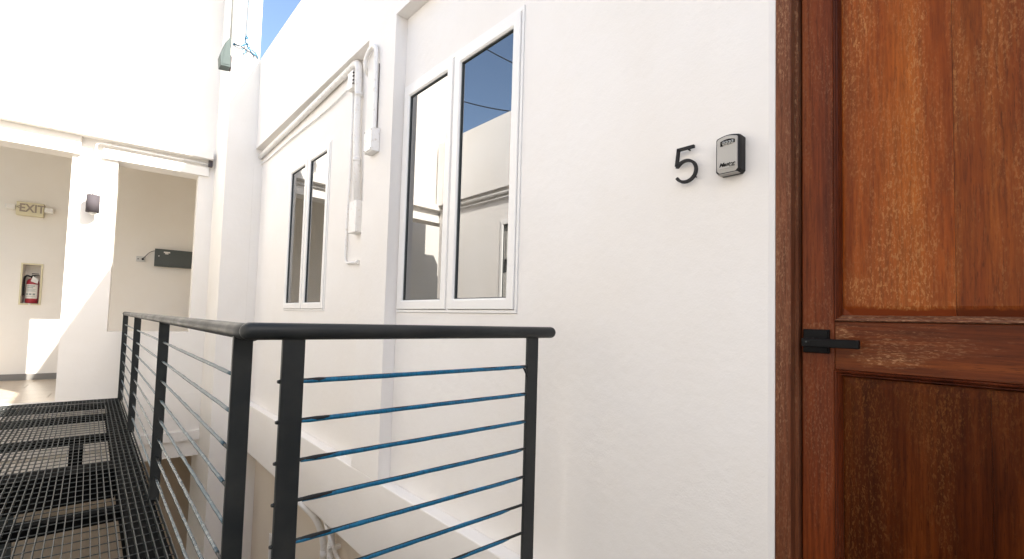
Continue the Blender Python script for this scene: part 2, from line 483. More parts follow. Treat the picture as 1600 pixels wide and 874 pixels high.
g = MB(); g.box(XD, XD + .042, LY0, SY0, LB, LT, .0025); g.build('stile', M['w_stile'], dr)
g = MB(); g.box(XD + .0006, XD + .042, SY0 + .0006, SY1 - .0006, RZ0, RZ1, .002); g.build('lock_rail', M['w_rail'], dr)
g = MB(); g.box(XD + .0006, XD + .042, SY0 + .0006, SY1 - .0006, LT - .11, LT, .002); g.build('top_rail', M['w_rail'], dr)
g = MB(); g.box(XD + .0006, XD + .042, SY0 + .0006, SY1 - .0006, LB, LB + .2, .002); g.build('bottom_rail', M['w_rail'], dr)
def mould(z0, z1):
    """bolection moulding: four mitred lengths, each with a stepped ogee profile"""
    a, b = SY0, SY1
    prof = [(0, .0045), (.0, -.004), (.0025, -.0075), (.005, -.0065), (.0065, -.001), (.009, .0015), (.0115, .0005), (.013, .004), (.0155, .0085), (.0155, .02)]   # (in from the edge, depth behind the face)
    cs = [(a, z0, 1, 1), (b, z0, -1, 1), (b, z1, -1, -1), (a, z1, 1, -1)]
    for e in range(4):
        g = MB(); q = [[g.bm.verts.new((XD + d, c[0] + c[2] * i, c[1] + c[3] * i)) for i, d in prof] for c in (cs[e], cs[(e + 1) % 4])]
        for t in range(len(prof) - 1):
            f = g.bm.faces.new((q[0][t], q[1][t], q[1][t + 1], q[0][t + 1]))
        g.build('moulding', M['w_mould'] if (e in (1, 3) or z0 < -.2) and not (e == 0 and z0 > -.2) else M['w_edge'], dr)
mould(RZ1 + .0005, LT - .1105)
mould(LB + .2005, RZ0 - .0005)
# raised panels: boards with a bevelled border
def board(name, m, y0, y1, z0, z1, bl, br, bb, bt):
    """one board; bl.. tell which borders are bevelled"""
    w_ = .026; d0, d1 = .013, .0065
    yi0, yi1 = y0 + (w_ if bl else 0), y1 - (w_ if br else 0); zi0, zi1 = z0 + (w_ if bb else 0), z1 - (w_ if bt else 0)
    g = MB()
    O = [(XD + (d0), y0, z0), (XD + d0, y1, z0), (XD + d0, y1, z1), (XD + d0, y0, z1)]
    O = [(XD + d0 if ((bl and y == y0) or (br and y == y1) or True) else 0, y, z) for _, y, z in O]
    # outer ring keeps the low border only where bevelled; at the seam it stays at full height
    def dep(y, z):
        low = (bl and y == y0) or (br and y == y1) or (bb and z == z0) or (bt and z == z1)
        return XD + (d0 if low else d1)
    ys = [y0] + ([yi0] if bl else []) + ([yi1] if br else []) + [y1]; zs = [z0] + ([zi0] if bb else []) + ([zi1] if bt else []) + [z1]
    V = {(y, z): g.bm.verts.new((dep(y, z), y, z)) for y in ys for z in zs}
    for i in range(len(ys) - 1):
        for j in range(len(zs) - 1):
            g.bm.faces.new((V[ys[i], zs[j]], V[ys[i + 1], zs[j]], V[ys[i + 1], zs[j + 1]], V[ys[i], zs[j + 1]]))
    edges = [e for e in g.bm.edges if e.is_boundary]
    r = bmesh.ops.extrude_edge_only(g.bm, edges=edges)
    for v in [x for x in r['geom'] if isinstance(x, bmesh.types.BMVert)]: v.co.x = XD + .03
    return g.build(name, m, dr)
seam = .1115
pz0, pz1 = RZ1 + .013, LT - .123
board('board', M['w_panel'], seam + .0003, SY1 - .0135, pz0, pz1, 0, 1, 1, 1)
board('board', M['w_panel2'], -.13, seam - .0003, pz0, pz1, 0, 0, 1, 1)
board('board', M['w_panel'], SY0 + .0135, -.1316, pz0, pz1, 1, 0, 1, 1)
pz0, pz1 = LB + .213, RZ0 - .013
board('board', M['w_low'], .0602, SY1 - .0135, pz0, pz1, 0, 1, 1, 1)
board('board', M['w_low'], SY0 + .0135, 0.0598, pz0, pz1, 1, 0, 1, 1)
g = MB(); g.box(XD - .010, XD, .3500, .4100, -.0640, -.0020, .0018); g.box(XD - .013, XD - .0095, .3535, .4065, -.0605, -.0055, .001)
g.build('handle_plate', M['black'], dr)
g = MB(); g.tube([(XD - .012, .386, -.036), (XD - .036, .386, -.036)], .011, 20)
g.box(XD - .052, XD - .036, .2790, .4020, -.0475, -.0255, .002)
g.box(XD - .0535, XD - .0515, .383, .389, -.0385, -.0335)
g.build('lever', M['black'], dr)
g = MB(); g.tube([(XD - .0522, .3905, -.0345), (XD - .0528, .3905, -.0345)], .0022, 12); g.build('keyhole', M['gasket'], dr)
g = MB(); g.box(1.31, 1.58, DY0, DY1, ZW - .03, ZW, .003); g.build('threshold', M['skirt'], dr)

# house number -----------------------------------------------------
hn = thing('house_number', (XR, .72, .445), 'black metal number 5 standing off the white wall left of the lockbox', 'house number')
x0, x1 = 1.357, 1.367
def stroke(g, pts, wd):
    """flat strip of width wd following pts (Y,Z), extruded in X"""
    L_, R_ = [], []
    n = len(pts)
    for i, p in enumerate(pts):
        a = Vector(pts[max(i - 1, 0)]); b = Vector(pts[min(i + 1, n - 1)])
        t = (b - a).normalized(); nn = Vector((-t.y, t.x))
        q = Vector(p); L_.append(q + nn * wd / 2); R_.append(q - nn * wd / 2)
    va = [[g.bm.verts.new((x, q.x, q.y)) for q in S_] for x, S_ in ((x0, L_), (x0, R_), (x1, L_), (x1, R_))]
    for i in range(n - 1):
        for (A, B) in ((0, 1), (1, 3), (3, 2), (2, 0)):
            g.bm.faces.new((va[A][i], va[A][i + 1], va[B][i + 1], va[B][i]))
    g.bm.faces.new((va[0][0], va[1][0], va[3][0], va[2][0])); g.bm.faces.new((va[0][-1], va[2][-1], va[3][-1], va[1][-1]))
g = MB()
TL = (.7440, .5530)
stroke(g, [(.6895, .5530), (.7455, .5530)], .0085)
stroke(g, [(.7415, .5530), (.7475, .5010)], .0085)
c = (.7165, .4800); r_ = .0335
pts = [(.7478, .5000)] + [(c[0] - r_ * math.cos(a), c[1] + r_ * math.sin(a)) for a in [math.radians(146 - i * 297 / 36) for i in range(37)]]
stroke(g, pts, .0085)
g.build('numeral', M['black_soft'], hn)
for y, z in ((.712, .5500), (.6905, .4600)):
    g = MB(); g.tube([(x1 - .001, y, z), (XR, y, z)], .0022, 10); g.build('standoff', M['black_soft'], hn)

# key lockbox ------------------------------------------------------
lb = thing('key_lockbox', (XR, .58, .44), 'small silver and black combination key lockbox on the wall beside the door', 'lockbox')
def outline(y0, y1, z0, z1, ins=0.0, cut=.007, crown=.0045, rt=.007):
    """front outline: gently crowned top with round corners, clipped bottom corners"""
    y0 += ins; y1 -= ins; z0 += ins; z1 -= ins
    P = [(y0 + cut, z0), (y0, z0 + cut)]
    n = 5
    for i in range(n + 1):
        a = PI - i / n * PI / 2; P.append((y0 + rt + rt * math.cos(a), z1 - crown - rt + rt * math.sin(a)))
    for i in range(1, 8):
        t = i / 8; P.append((y0 + rt + (y1 - y0 - 2 * rt) * t, z1 - crown + crown * math.sin(PI * t)))
    for i in range(n + 1):
        a = PI / 2 - i / n * PI / 2; P.append((y1 - rt + rt * math.cos(a), z1 - crown - rt + rt * math.sin(a)))
    P += [(y1, z0 + cut), (y1 - cut, z0)]
    return P
BY0, BY1, BZ0, BZ1 = .5440, .6140, .4400, .5540
o_ = outline(BY0, BY1, BZ0, BZ1)
g = MB(); loops = []
for x, ins in ((1.3795, .0), (1.352, .0), (1.344, .0012), (1.341, .0045)):
    loops.append([g.bm.verts.new((x, y, z)) for y, z in outline(BY0, BY1, BZ0, BZ1, ins)])
for a, b in zip(loops, loops[1:]):
    for i in range(len(a)): g.bm.faces.new((a[i], a[(i + 1) % len(a)], b[(i + 1) % len(a)], b[i]))
g.bm.faces.new(loops[0]); g.bm.faces.new(loops[-1][::-1])
g.build('body', M['black_soft'], lb)
g = MB(); loops = []
for x, ins in ((1.3405, .0055), (1.3375, .0062), (1.3365, .0075)):
    loops.append([g.bm.verts.new((x, y, z)) for y, z in outline(BY0, BY1, BZ0 - (.0035 if x > 1.34 else -.006), BZ1, ins)])
for a, b in zip(loops, loops[1:]):
    for i in range(len(a)): g.bm.faces.new((a[i], a[(i + 1) % len(a)], b[(i + 1) % len(a)], b[i]))
g.bm.faces.new(loops[-1][::-1])
g.build('face_plate', M['silver'], lb)
g = MB(); g.box(1.3405, 1.364, BY0 + .0075, BY1 - .0075, BZ0 - .0014, BZ0 - .0002, .0004); g.build('bottom_plate', M['silver'], lb)
g = MB(); loops = []
P = [(1.3362, .5480), (1.3362, .5560), (1.3362, .6020)]
wp = [(.5565, .523), (.5565, .533)] + [(.5565 + .041 * t, .533 + .0045 * math.sin(PI * t)) for t in (.2, .4, .6, .8)] + [(.5975, .533), (.5975, .519), (.590, .519), (.588, .522)]
g.prism([(1.3368, y, z) for y, z in wp], (-.0012, 0, 0)); g.build('dial_window', M['black'], lb)
for i in range(4):
    yc = .5630 + i * .0082
    g = MB(); g.tube([(1.3370, yc - .0028, .5265), (1.3370, yc + .0028, .5265)], .0058, 18); g.build('dial', M['socket'], lb)
    g = MB(); g.box(1.3308, 1.3316, yc - .0014, yc + .0014, .5240, .5290); g.build('dial_mark', M['black'], lb)
g = MB(); g.box(1.333, 1.3365, .5900, .5960, .5215, .5305, .001); g.build('latch', M['black'], lb)
place_text('lettering', 'Master', .0155, M['black'], lb, (1.3362, .5790, .4640), (0, -1, 0), (0, 0, 1), .0003, .35, .0006, 1.0)
place_text('lettering', 'LOCK', .0050, M['black'], lb, (1.3362, .5640, .4575), (0, -1, 0), (0, 0, 1), .0003, .3, .0002, 1.1)

# ------------------------------------------------------------------ railing
rl = thing('cable_railing', (.285, 1.2, ZW), 'charcoal metal railing round the walkway corner with horizontal blue wrapped rods', 'railing')
RX, RY, RZ = .285, 1.205, -.0425
TR = .0205
FAR = 6.46
# handrail: cross piece with rounded end, long piece, welded at the corner
def dome_tube(g, a, b, r, da=True, db=True, seg=24):
    a, b = Vector(a), Vector(b); d = (b - a).normalized(); pts = []; rs = []
    if da:
        for i in range(6):
            t = (i + .15) / 6 * PI / 2; pts.append(a + d * r * (1 - math.cos(PI / 2 - t + 0) if False else (1 - math.sin(PI / 2 - (PI / 2 - t)) if False else 0)) + d * r * (1 - math.cos(t)) - d * 0); rs.append(r * math.sin(t))
        pts = [a + d * r * (1 - math.cos((i + .15) / 6 * PI / 2)) for i in range(6)]; 
    else: pts = [a]; rs = [r]
    if da: pts.append(a + d * r); rs.append(r)
    n = int((b - a).length / .12) + 2
    A, B = pts[-1], (b - d * r if db else b)
    for i in range(1, n): pts.append(A.lerp(B, i / n)); rs.append(r)
    pts.append(B); rs.append(r)
    if db:
        for i in range(1, 6):
            t = PI / 2 * i / 6 * 1.06; pts.append(B + d * r * math.sin(t)); rs.append(r * math.cos(t))
    g.tube(pts, rs, seg)
g = MB(); dome_tube(g, (RX - .030, RY, RZ), (1.302, RY, RZ), TR); g.build('handrail', M['rail'], rl)
g = MB(); dome_tube(g, (RX - .002, FAR + .03, RZ - .003), (RX - .002, RY, RZ - .003), TR * .98, True, False); g.build('handrail', M['rail'], rl)
ZT = RZ - TR + .004
PY = [1.318, 2.965, 4.745, 6.43]
post_me = None
for i, y in enumerate(PY):
    g = MB(); g.box(RX - .019, RX + .025, y - .006, y + .006, ZW - .02, ZT, .0012); g.build('post', M['rail'], rl)
PX = [.3735, 1.1890]
for x in PX:
    g = MB(); g.box(x - .026, x + .026, RY - .006, RY + .006, ZW - .02, ZT, .0012); g.build('post', M['rail'], rl)
rnd = random.Random(3)
def wob(a, b, amp, n=14, sag=0.0):
    a, b = Vector(a), Vector(b); out = []
    for i in range(n + 1):
        t = i / n; p = a.lerp(b, t); p.z -= sag * math.sin(PI * t); p += Vector((0, 0, rnd.uniform(-amp, amp))); out.append(p)
    return out
for k_ in range(8):
    z = -.1625 - .0965 * k_
    a, b = (PX[0] - .024, RY, z), (PX[1] + .02, RY, z)
    g = MB(); path = wob(a, b, .0003); g.tube(path, .0048, 10); rod = g.build('rod', M['rail'], rl)
    # blue wrap hugging the underside of the rod
    s0 = .06 + rnd.uniform(-.02, .03); s1 = .955 - rnd.uniform(0, .03) - (.06 if k_ > 4 else 0)
    A, B = Vector(a), Vector(b)
    pts = [A.lerp(B, s0 + (s1 - s0) * i / 26) + Vector((0, 0, -.0020 + rnd.uniform(-.0004, .0004))) for i in range(27)]
    rs = [.0064 + rnd.uniform(-.0004, .0004) for _ in pts]; rs[0] = .0045; rs[-1] = .0044
    g = MB(); g.tube(pts, rs, 12); g.build('blue_wrap', M['film'], rl)
    g = MB(); q0 = A.lerp(B, s0 + .09 * rnd.random() + .06)
    g.tube([A + Vector((.052 + rnd.random() * .02, 0, -.0006)), A.lerp(B, .10) + Vector((0, 0, -.001)), q0 + Vector((0, 0, -.0013))], [.0052, .0066, .0060], 10)
    g.build('tape', M['black_soft'], rl)
    g = MB(); g.tube([Vector((PX[0] - .0265, RY, z)), Vector((PX[0] - .033, RY, z))], [.0055, .0035], 10); g.build('rod_cap', M['rail'], rl)
g = MB(); g.tube(smooth([(1.145, RY - .004, -.166), (1.151, RY - .008, -.180), (1.158, RY - .009, -.195), (1.163, RY - .006, -.199)], 4), .0035, 8); g.build('loose_wrap_end', M['black_soft'], rl)
for k_ in range(8):
    z = -.1625 - .0965 * k_
    for j in range(3):
        y0, y1 = PY[j], PY[j + 1]
        g = MB(); g.tube(wob((RX + .003, y0, z), (RX + .003, y1, z), .0004, 12, .002), .0040, 8); g.build('rod', M['rail'], rl)
        g = MB(); A, B = Vector((RX + .003, y0 + .07 + rnd.random() * .1, z)), Vector((RX + .003, y1 - .05 - rnd.random() * .06, z))
        pts = [A.lerp(B, i / 30) + Vector((rnd.uniform(-.0006, .0006), 0, .0006 + rnd.uniform(-.0006, .0006))) for i in range(31)]
        rs = [.0050 + rnd.uniform(-.0005, .0008) for _ in pts]
        g.tube(pts, rs, 10); g.build('grey_wrap', M['film_dark'] if (k_ + j) < 4 or (k_ + j) % 4 == 0 else M['film_grey'], rl)

# ------------------------------------------------------------------ walkway
ww = thing('steel_walkway', (-.5, 3, ZW - .2), 'dark steel grating walkway on cross joists leading to the gallery', 'walkway')
WX0, WX1 = -1.415, .300
YF = 6.49
bp, cp = .0275, .0885
def bar_mesh(L, t=.0032, h=.026):
    g = MB(); g.box(-t / 2, t / 2, 0, L, -h, 0); bpy_me = bpy.data.meshes.new('bearing_bar'); g.bm.to_mesh(bpy_me); g.bm.free(); bpy_me.materials.append(M['grate']); return bpy_me
bl = bar_mesh(YF + 2.0); bs = bar_mesh(1.235 + 2.0)
x = WX1 - .0016
base = base_of(ww)
while x > WX0:
    o = bpy.data.objects.new('bearing_bar', bl); C.objects.link(o); o.parent = ww; o.location = Vector((x, -2.0, ZW)) - base; x -= bp
x = WX1 + bp
while x < XF - .01:
    o = bpy.data.objects.new('bearing_bar', bs); C.objects.link(o); o.parent = ww; o.location = Vector((x, -2.0, ZW)) - base; x += bp
def rod_mesh(x0, x1):
    g = MB(); n = 8; pts = []
    g.tube([(x0, 0, -.0022), (x1, 0, -.0022)], .0026, 8); me = bpy.data.meshes.new('cross_rod'); g.bm.to_mesh(me); g.bm.free(); me.materials.append(M['grate']); return me
ra, rb_ = rod_mesh(WX0, WX1), rod_mesh(WX0, XF - .005)
y = 2.419 - .0885 * 49
while y < YF:
    if y > -2: 
        o = bpy.data.objects.new('cross_rod', rb_ if y < 1.235 else ra); C.objects.link(o); o.parent = ww; o.location = Vector((0, y, ZW)) - base
    y += cp
g = MB(); g.box(WX0, WX1, YF, YF + .006, ZW - .03, ZW + .001); g.build('end_trim', M['grate'], ww)
def joist(y0, y1, h, x0=WX0 - .0, x1=.172):
    g = MB(); z1 = ZW - .0275; yc = (y0 + y1) / 2
    g.box(x0, x1, y0, y1, z1 - .006, z1); g.box(x0, x1, y0 + .002, y0 + .010, z1 - h + .006, z1 - .0062); g.box(x0, x1, y1 - .010, y1 - .002, z1 - h + .006, z1 - .0062); g.box(x0, x1, y0, y1, z1 - h, z1 - h + .0058)
    g.build('joist', M['steel'], ww)
for y0, y1, h in ((-1.2, -1.12, .05), (-.2, -.12, .05), (.8, .88, .05), (1.95, 2.03, .06), (2.975, 3.055, .055), (3.76, 3.96, .18), (4.77, 4.85, .05), (5.66, 5.76, .05), (6.33, 6.45, .05)):
    joist(y0, y1, h)
def channel(x0, x1, ya, yb, open_left=True, h=.16):
    g = MB(); z1 = ZW - .0275
    g.box(x0, x1, ya, yb, z1 - .008, z1)
    xa, xb = (x1 - .010, x1 - .002) if open_left else (x0 + .002, x0 + .010)
    g.box(xa, xb, ya, yb, z1 - h + .008, z1 - .0082); g.box(x0, x1, ya, yb, z1 - h, z1 - h + .0078)
    g.build('stringer', M['steel'], ww)
channel(.172, .292, 1.2, YF - .02, True)
channel(WX0 + .003, WX0 + .12, -2, YF - .02, False)
g = MB(); g.box(.173, XF - .01, 1.12, 1.198, ZW - .15, ZW - .0277); g.build('edge_beam', M['steel'], ww)
g = MB(); g.box(-.055, .018, 4.40, 4.56, ZW - .20, ZW - .029, .004); g.build('mounting_bracket', M['steel'], ww)

# ------------------------------------------------------------------ gallery building (rear), slightly off square
a4 = math.radians(4)
OB = Vector((0, 6.57, 0)); DU = Vector((math.cos(a4), -math.sin(a4), 0)); DV = Vector((math.sin(a4), math.cos(a4), 0))
TB = lambda p: OB + DU * p.x + DV * p.y + Vector((0, 0, p.z))
def toB(x, y): q = Vector((x, y, 0)) - OB; return q.dot(DU), q.dot(DV)
gb = thing('gallery_building', (0, 6.6, ZG), 'white gallery building closing the end of the walkway, with open bays', 'building')
U1 = 1.03
g = MB(TB); grid_wall(g, 0, .24, (-2.1, U1), (-.94, 1.7), [(-2.0, -.213, -.94, 1.592), (.148, .868, -.243, 1.592)], True); g.build('bay_wall', M['white_rear'], gb)
g = MB(TB); g.box(-2.1, -1.7505, 0, .24, 1.7005, 2.9); g.build('upper_wall', M['white_rear'], gb)
g = MB(TB); g.box(-1.75, U1, 0, .24, 1.7005, 7.2); g.build('upper_wall', M['white_rear'], gb)
g = MB(TB); g.box(-2.1, .995, -.13, -.0005, 1.775, 1.868, .004); g.build('fascia', M['white_rear'], gb)
g = MB(TB); g.box(-2.1, -.150, -.045, -.0005, 1.585, 1.7745, .003); g.build('header', M['white_rear'], gb)
g = MB(TB); g.box(.02, .965, -.035, -.0005, 1.590, 1.695, .003); g.build('header', M['white_rear'], gb)
g = MB(TB); g.box(-2.1, U1, -.004, .3, -1.37, -.9405); g.box(-2.1, U1, -.035, .3, -1.478, -1.3705, .003); g.box(-2.1, U1, 0, .3, -1.66, -1.4785); g.build('floor_beam', M['white_rear'], gb)
g = MB(TB); g.box(-7.0, 1.5, .3005, 2.5, -1.25, -.955); g.build('floor_slab', M['tan'], gb)  # left run past the bays is out of view, added to bounce sun
g = MB(TB); g.box(-2.1, 1.5, .2405, 2.5, 2.30, 2.45); g.build('corridor_ceiling', M['white_rear'], gb)
g = MB(TB); grid_wall(g, 2.045, 2.25, (-7.0, 1.5), (-.9545, 2.2995), [(-.806, -.640, .040, .542)], True); g.build('corridor_wall', M['gallery'], gb)  # left run added to back the pane reflections and bounce sun inside
g = MB(TB); g.box(1.5005, 1.7, -.2 + .45, 2.5, ZG, 2.5); g.build('side_wall', M['cream'], gb)
g = MB(TB); g.box(-2.1, 1.5, 2.03, 2.0445, -.9535, -.862, .002); g.build('skirting', M['skirt'], gb)
# pier carrying the dark floodlight
pier_x0 = 1.018
g = MB(); g.prism([(pier_x0, YE + .001, ZG), (1.292, YE + .001, ZG), (1.292, 6.9, ZG), (pier_x0, 6.9, ZG)], (0, 0, 7.2 - ZG)); g.build('pier', M['white_rear'], gb)
g = MB(); g.box(1.2925, 1.62, YE + .001, 6.9, ZG, 2.885); g.build('link_wall', M['white_rear'], gb)
# lower storey
g = MB(TB); g.box(-3.4, -2.0, 0, .24, ZG, -1.6605); g.build('lower_pillar', M['white_rear'], gb)
g = MB(TB); grid_wall(g, 2.045, 2.25, (-3.4, 1.5), (ZG, -1.2505), [(-1.25, -.72, ZG, -2.28)], True); g.build('lower_corridor_wall', M['tan'], gb)
g = MB(TB); g.box(-1.249, -.721, 2.12, 2.16, ZG + .01, -2.281); g.build('lower_door', M['gasket'], gb)
g = MB(TB); g.box(-1.5, 1.5, 2.3, 2.5, ZG, 7.2); g.build('rear_wall', M['tan'], gb)
# gallery floor tiles
tw, th = .60, .30
n = 0
g = MB(TB); g.box(-2.09, 1.49, .0, 2.029, -.9545, -.9465); g.build('tile_bed', M['skirt'], gb)
tm = None
for r_i in range(7):
    for c_i in range(-3, 3):
        u0 = c_i * tw + (tw / 2 if r_i % 2 else 0); v0 = .003 + r_i * (th - .004)
        u1 = u0 + tw - .004; v1 = min(v0 + th - .008, 2.028)
        if v1 - v0 < .02: continue
        g = MB(TB); g.box(u0, u1, v0, v1, -.947, -.940, .0012, 1); g.build('tile', M['tile'], gb)

# ------------------------------------------------------------------ opposite building (behind the left edge, mirrored in the panes)
ob = thing('opposite_building', (-1.6, 0, ZG), 'white building across the walkway, seen mirrored in the window panes', 'building')
XO, XOR = -1.42, -1.497
g = MB(); grid_wall(g, XOR - .2, XOR, (-6.0, 6.6), (-1.46, ZP), [(4.00, 5.03, .03, 1.415), (1.9, 2.9, .03, 1.415)]); g.build('wall', M['white'], ob)
g = MB(); g.box(XOR + .0005, XO, -6.0, 6.6, SOF, ZP); g.build('upper_wall', M['white'], ob)
g = MB(); g.box(XOR + .0005, XO, 3.2, 3.6, -.97, SOF - .0005); g.build('pilaster', M['white'], ob)
g = MB(); g.box(XOR - .1, XO, -6.0, 6.6, ZG, -1.4605); g.box(XOR + .0005, XO, -6.0, 6.6, -1.46, -.972); g.build('lower_wall', M['cream'], ob)
g = MB(); g.box(-5, XOR - .2005, -6.0, 6.6, 2.6, 2.75); g.build('roof', M['ground'], ob)
window(ob, XOR, -1, 4.00, 5.03, .03, 1.415); window(ob, XOR, -1, 1.9, 2.9, .03, 1.415)
ebx = thing('added_end_wall', (0, -6.2, ZG), 'plain white wall added unseen behind the viewer to close in the courtyard light', 'wall')  # added out of view, for plausible light in the courtyard
g = MB(); g.box(-5, 5.2, -6.4, -6.001, ZG, 2.4); g.build('wall', M['white'], ebx)
op = thing('roof_edge_pipe', (XO, 5, 1.8), 'pale pipe under the eaves of the building across the walkway', 'pipe')
g = MB(); g.tube(rounded([(XOR + .04, 6.4, 1.80), (XOR + .04, 3.9, 1.78), (XOR + .04, 3.9, -.5)], .08), .024, 14); g.build('pipe', M['pipe'], op)
g = MB(); g.tube([(XOR + .03, 6.4, 1.735), (XOR + .03, 4.0, 1.72)], .010, 10); g.build('conduit', M['pipe'], op)

# ------------------------------------------------------------------ pipes on the right wall
dp = thing('white_drain_pipe', (1.35, 3.2, 1.7), 'thick white pipe under the eave bending down beside the far window', 'pipe')
g = MB(); g.tube(rounded([(1.352, YE + .0, 1.775), (1.350, 4.6, 1.800), (1.348, 3.215, 1.838), (1.348, 3.195, 1.25), (1.348, 3.140, .78)], .075, 8), .024, 18); g.build('pipe', M['pipe'], dp)
g = MB(); g.box(1.318, 1.379, 3.085, 3.205, .575, .795, .004); g.build('pipe_boot', M['pipe'], dp)
for y, z in ((5.2, 1.788), (4.2, 1.811), (3.5, 1.830)):
    g = MB(); g.tube([(1.351, y - .012, z), (1.351, y + .012, z)], .027, 18); g.build('clamp', M['pipe'], dp)
for z in (1.58, 1.1):
    g = MB(); g.tube([(1.348, 3.195 - (1.3 - z) * .08 * (z < 1.3), z - .012), (1.348, 3.195 - (1.3 - z) * .08 * (z < 1.3), z + .012)], .027, 18); g.build('clamp', M['pipe'], dp)
tc = thing('thin_conduit', (1.37, 3.35, 1.7), 'thin white conduit with a small junction box, running below the thick pipe and down', 'conduit')
g = MB(); g.tube(smooth([(1.368, YE, 1.700), (1.367, 5.4, 1.690), (1.366, 4.8, 1.700), (1.366, 4.0, 1.690), (1.365, 3.60, 1.700), (1.363, 3.40, 1.715)], 8), .0075, 10); g.build('conduit', M['pipe'], tc)
g = MB(); g.box(1.328, 1.379, 3.27, 3.36, 1.655, 1.785, .004); g.build('junction_box', M['pipe'], tc)
g = MB()
for z in (1.68, 1.705, 1.735, 1.76): g.tube([(1.330, 3.268, z), (1.330, 3.255, z)], .0055, 8)
g.build('cable_gland', M['grey'], tc)
g = MB(); g.tube(rounded([(1.368, 3.335, 1.66), (1.368, 3.335, 1.0), (1.368, 3.352, .72), (1.368, 3.355, .38), (1.366, 3.14, .372)], .06, 6), .0085, 10); g.build('conduit', M['pipe'], tc)
g = MB(); g.tube([(1.366, 3.15, .372), (1.366, 3.115, .372)], .0155, 14); g.tube([(1.366, 3.115, .372), (1.366, 3.108, .372)], .010, 14); g.build('coupling', M['pipe'], tc)
uc = thing('hooked_conduit', (1.29, 2.85, 1.0), 'white conduit hooked over the pilaster edge, ending in a small square box', 'conduit')
g = MB(); g.tube(smooth([(1.36, 3.03, 1.650), (1.325, 2.995, 1.640), (1.290, 2.968, 1.665), (1.283, 2.945, 1.715), (1.283, 2.895, 1.752), (1.283, 2.835, 1.755), (1.283, 2.800, 1.715), (1.284, 2.792, 1.60), (1.285, 2.785, 1.4), (1.285, 2.785, 1.17)], 6), .0145, 14); g.build('conduit', M['pipe'], uc)
g = MB(); g.box(1.255, 1.3029, 2.735, 2.855, 1.035, 1.185, .005); g.box(1.250, 1.2548, 2.742, 2.848, 1.042, 1.178, .002); g.build('junction_box', M['pipe'], uc)
g = MB()
for y, z in ((2.75, 1.05), (2.84, 1.05), (2.75, 1.17), (2.84, 1.17)): g.tube([(1.2498, y, z), (1.2488, y, z)], .004, 8)
g.build('screw', M['grey'], uc)
g = MB(); g.tube([(1.298, 2.775, 1.62), (1.298, 2.772, 1.19)], .0025, 8); g.build('cable', M['grey'], uc)
# pipes below the walkway
g = thing('lower_downpipe', (1.44, 3.6, -1.9), 'white pipe dropping below the ledge, left of a pair, behind the railing', 'pipe')
lp = g
g = MB(); g.tube(rounded([(1.30, 3.86, -1.463), (1.385, 3.70, -1.57), (1.43, 3.66, -1.75), (1.43, 3.66, ZG)], .08), .026, 14); g.build('pipe', M['pipe'], lp)
g = MB(); g.tube([(1.43, 3.66, -1.80), (1.43, 3.66, -1.86)], .030, 14); g.tube([(1.43, 3.66, -2.1), (1.43, 3.66, -2.16)], .030, 14); g.build('coupling', M['pipe'], lp)
lp2 = thing('lower_downpipe', (1.44, 3.5, -1.9), 'white pipe dropping below the ledge with a clamp, right of a pair, behind the railing', 'pipe')
g = MB(); g.tube([(1.42, 3.505, -1.461), (1.42, 3.505, ZG)], .024, 14); g.build('pipe', M['pipe'], lp2)
g = MB(); g.box(1.375, 1.4695, 3.44, 3.475, -1.72, -1.69, .003); g.tube([(1.42, 3.505, -1.72), (1.42, 3.505, -1.69)], .030, 14); g.build('clamp', M['pipe'], lp2)
lp3 = thing('lower_conduit', (1.40, 3.3, -1.7), 'thin white conduit wriggling along and down below the ledge behind the railing', 'conduit')
g = MB(); g.tube(smooth([(1.37, 3.56, -1.475), (1.345, 3.44, -1.500), (1.335, 3.36, -1.530), (1.345, 3.30, -1.60), (1.38, 3.30, -1.69), (1.41, 3.22, -1.77), (1.42, 3.12, -1.83), (1.43, 3.0, -1.90)], 6), .013, 12); g.build('conduit', M['pipe'], lp3)

# ------------------------------------------------------------------ fittings on the gallery
u, v = toB(-.032, 6.47)
wl = thing('wall_lamp', TB(Vector((u, 0, 1.08))), 'grey cylinder wall lamp on the sunlit gallery pillar with a conduit above', 'lamp')
g = MB(TB); g.tube([(u, -.095, .990), (u, -.095, 1.168)], .0535, 32); g.build('lamp_body', M['grey'], wl)
g = MB(TB); g.tube([(u + .004, -.095, .972), (u + .004, -.095, .9899)], .030, 24); g.build('lens', M['lens'], wl)
g = MB(TB); g.box(u - .03, u + .03, -.042, -.0005, 1.04, 1.13, .003); g.build('mount', M['grey'], wl)
gc = thing('gallery_conduit', TB(Vector((u, 0, 1.2))), 'thin white conduit rising from the wall lamp and turning along the beam', 'conduit')
g = MB(TB); g.tube(rounded([(u - .008, -.060, 1.168), (u - .008, -.060, 1.735), (.985, -.060, 1.728)], .05), .0085, 12); g.build('conduit', M['pipe'], gc)
g = MB(TB); g.box(.955, .995, -.075, -.0355, 1.700, 1.7745, .002); g.build('bracket', M['grey'], gc)

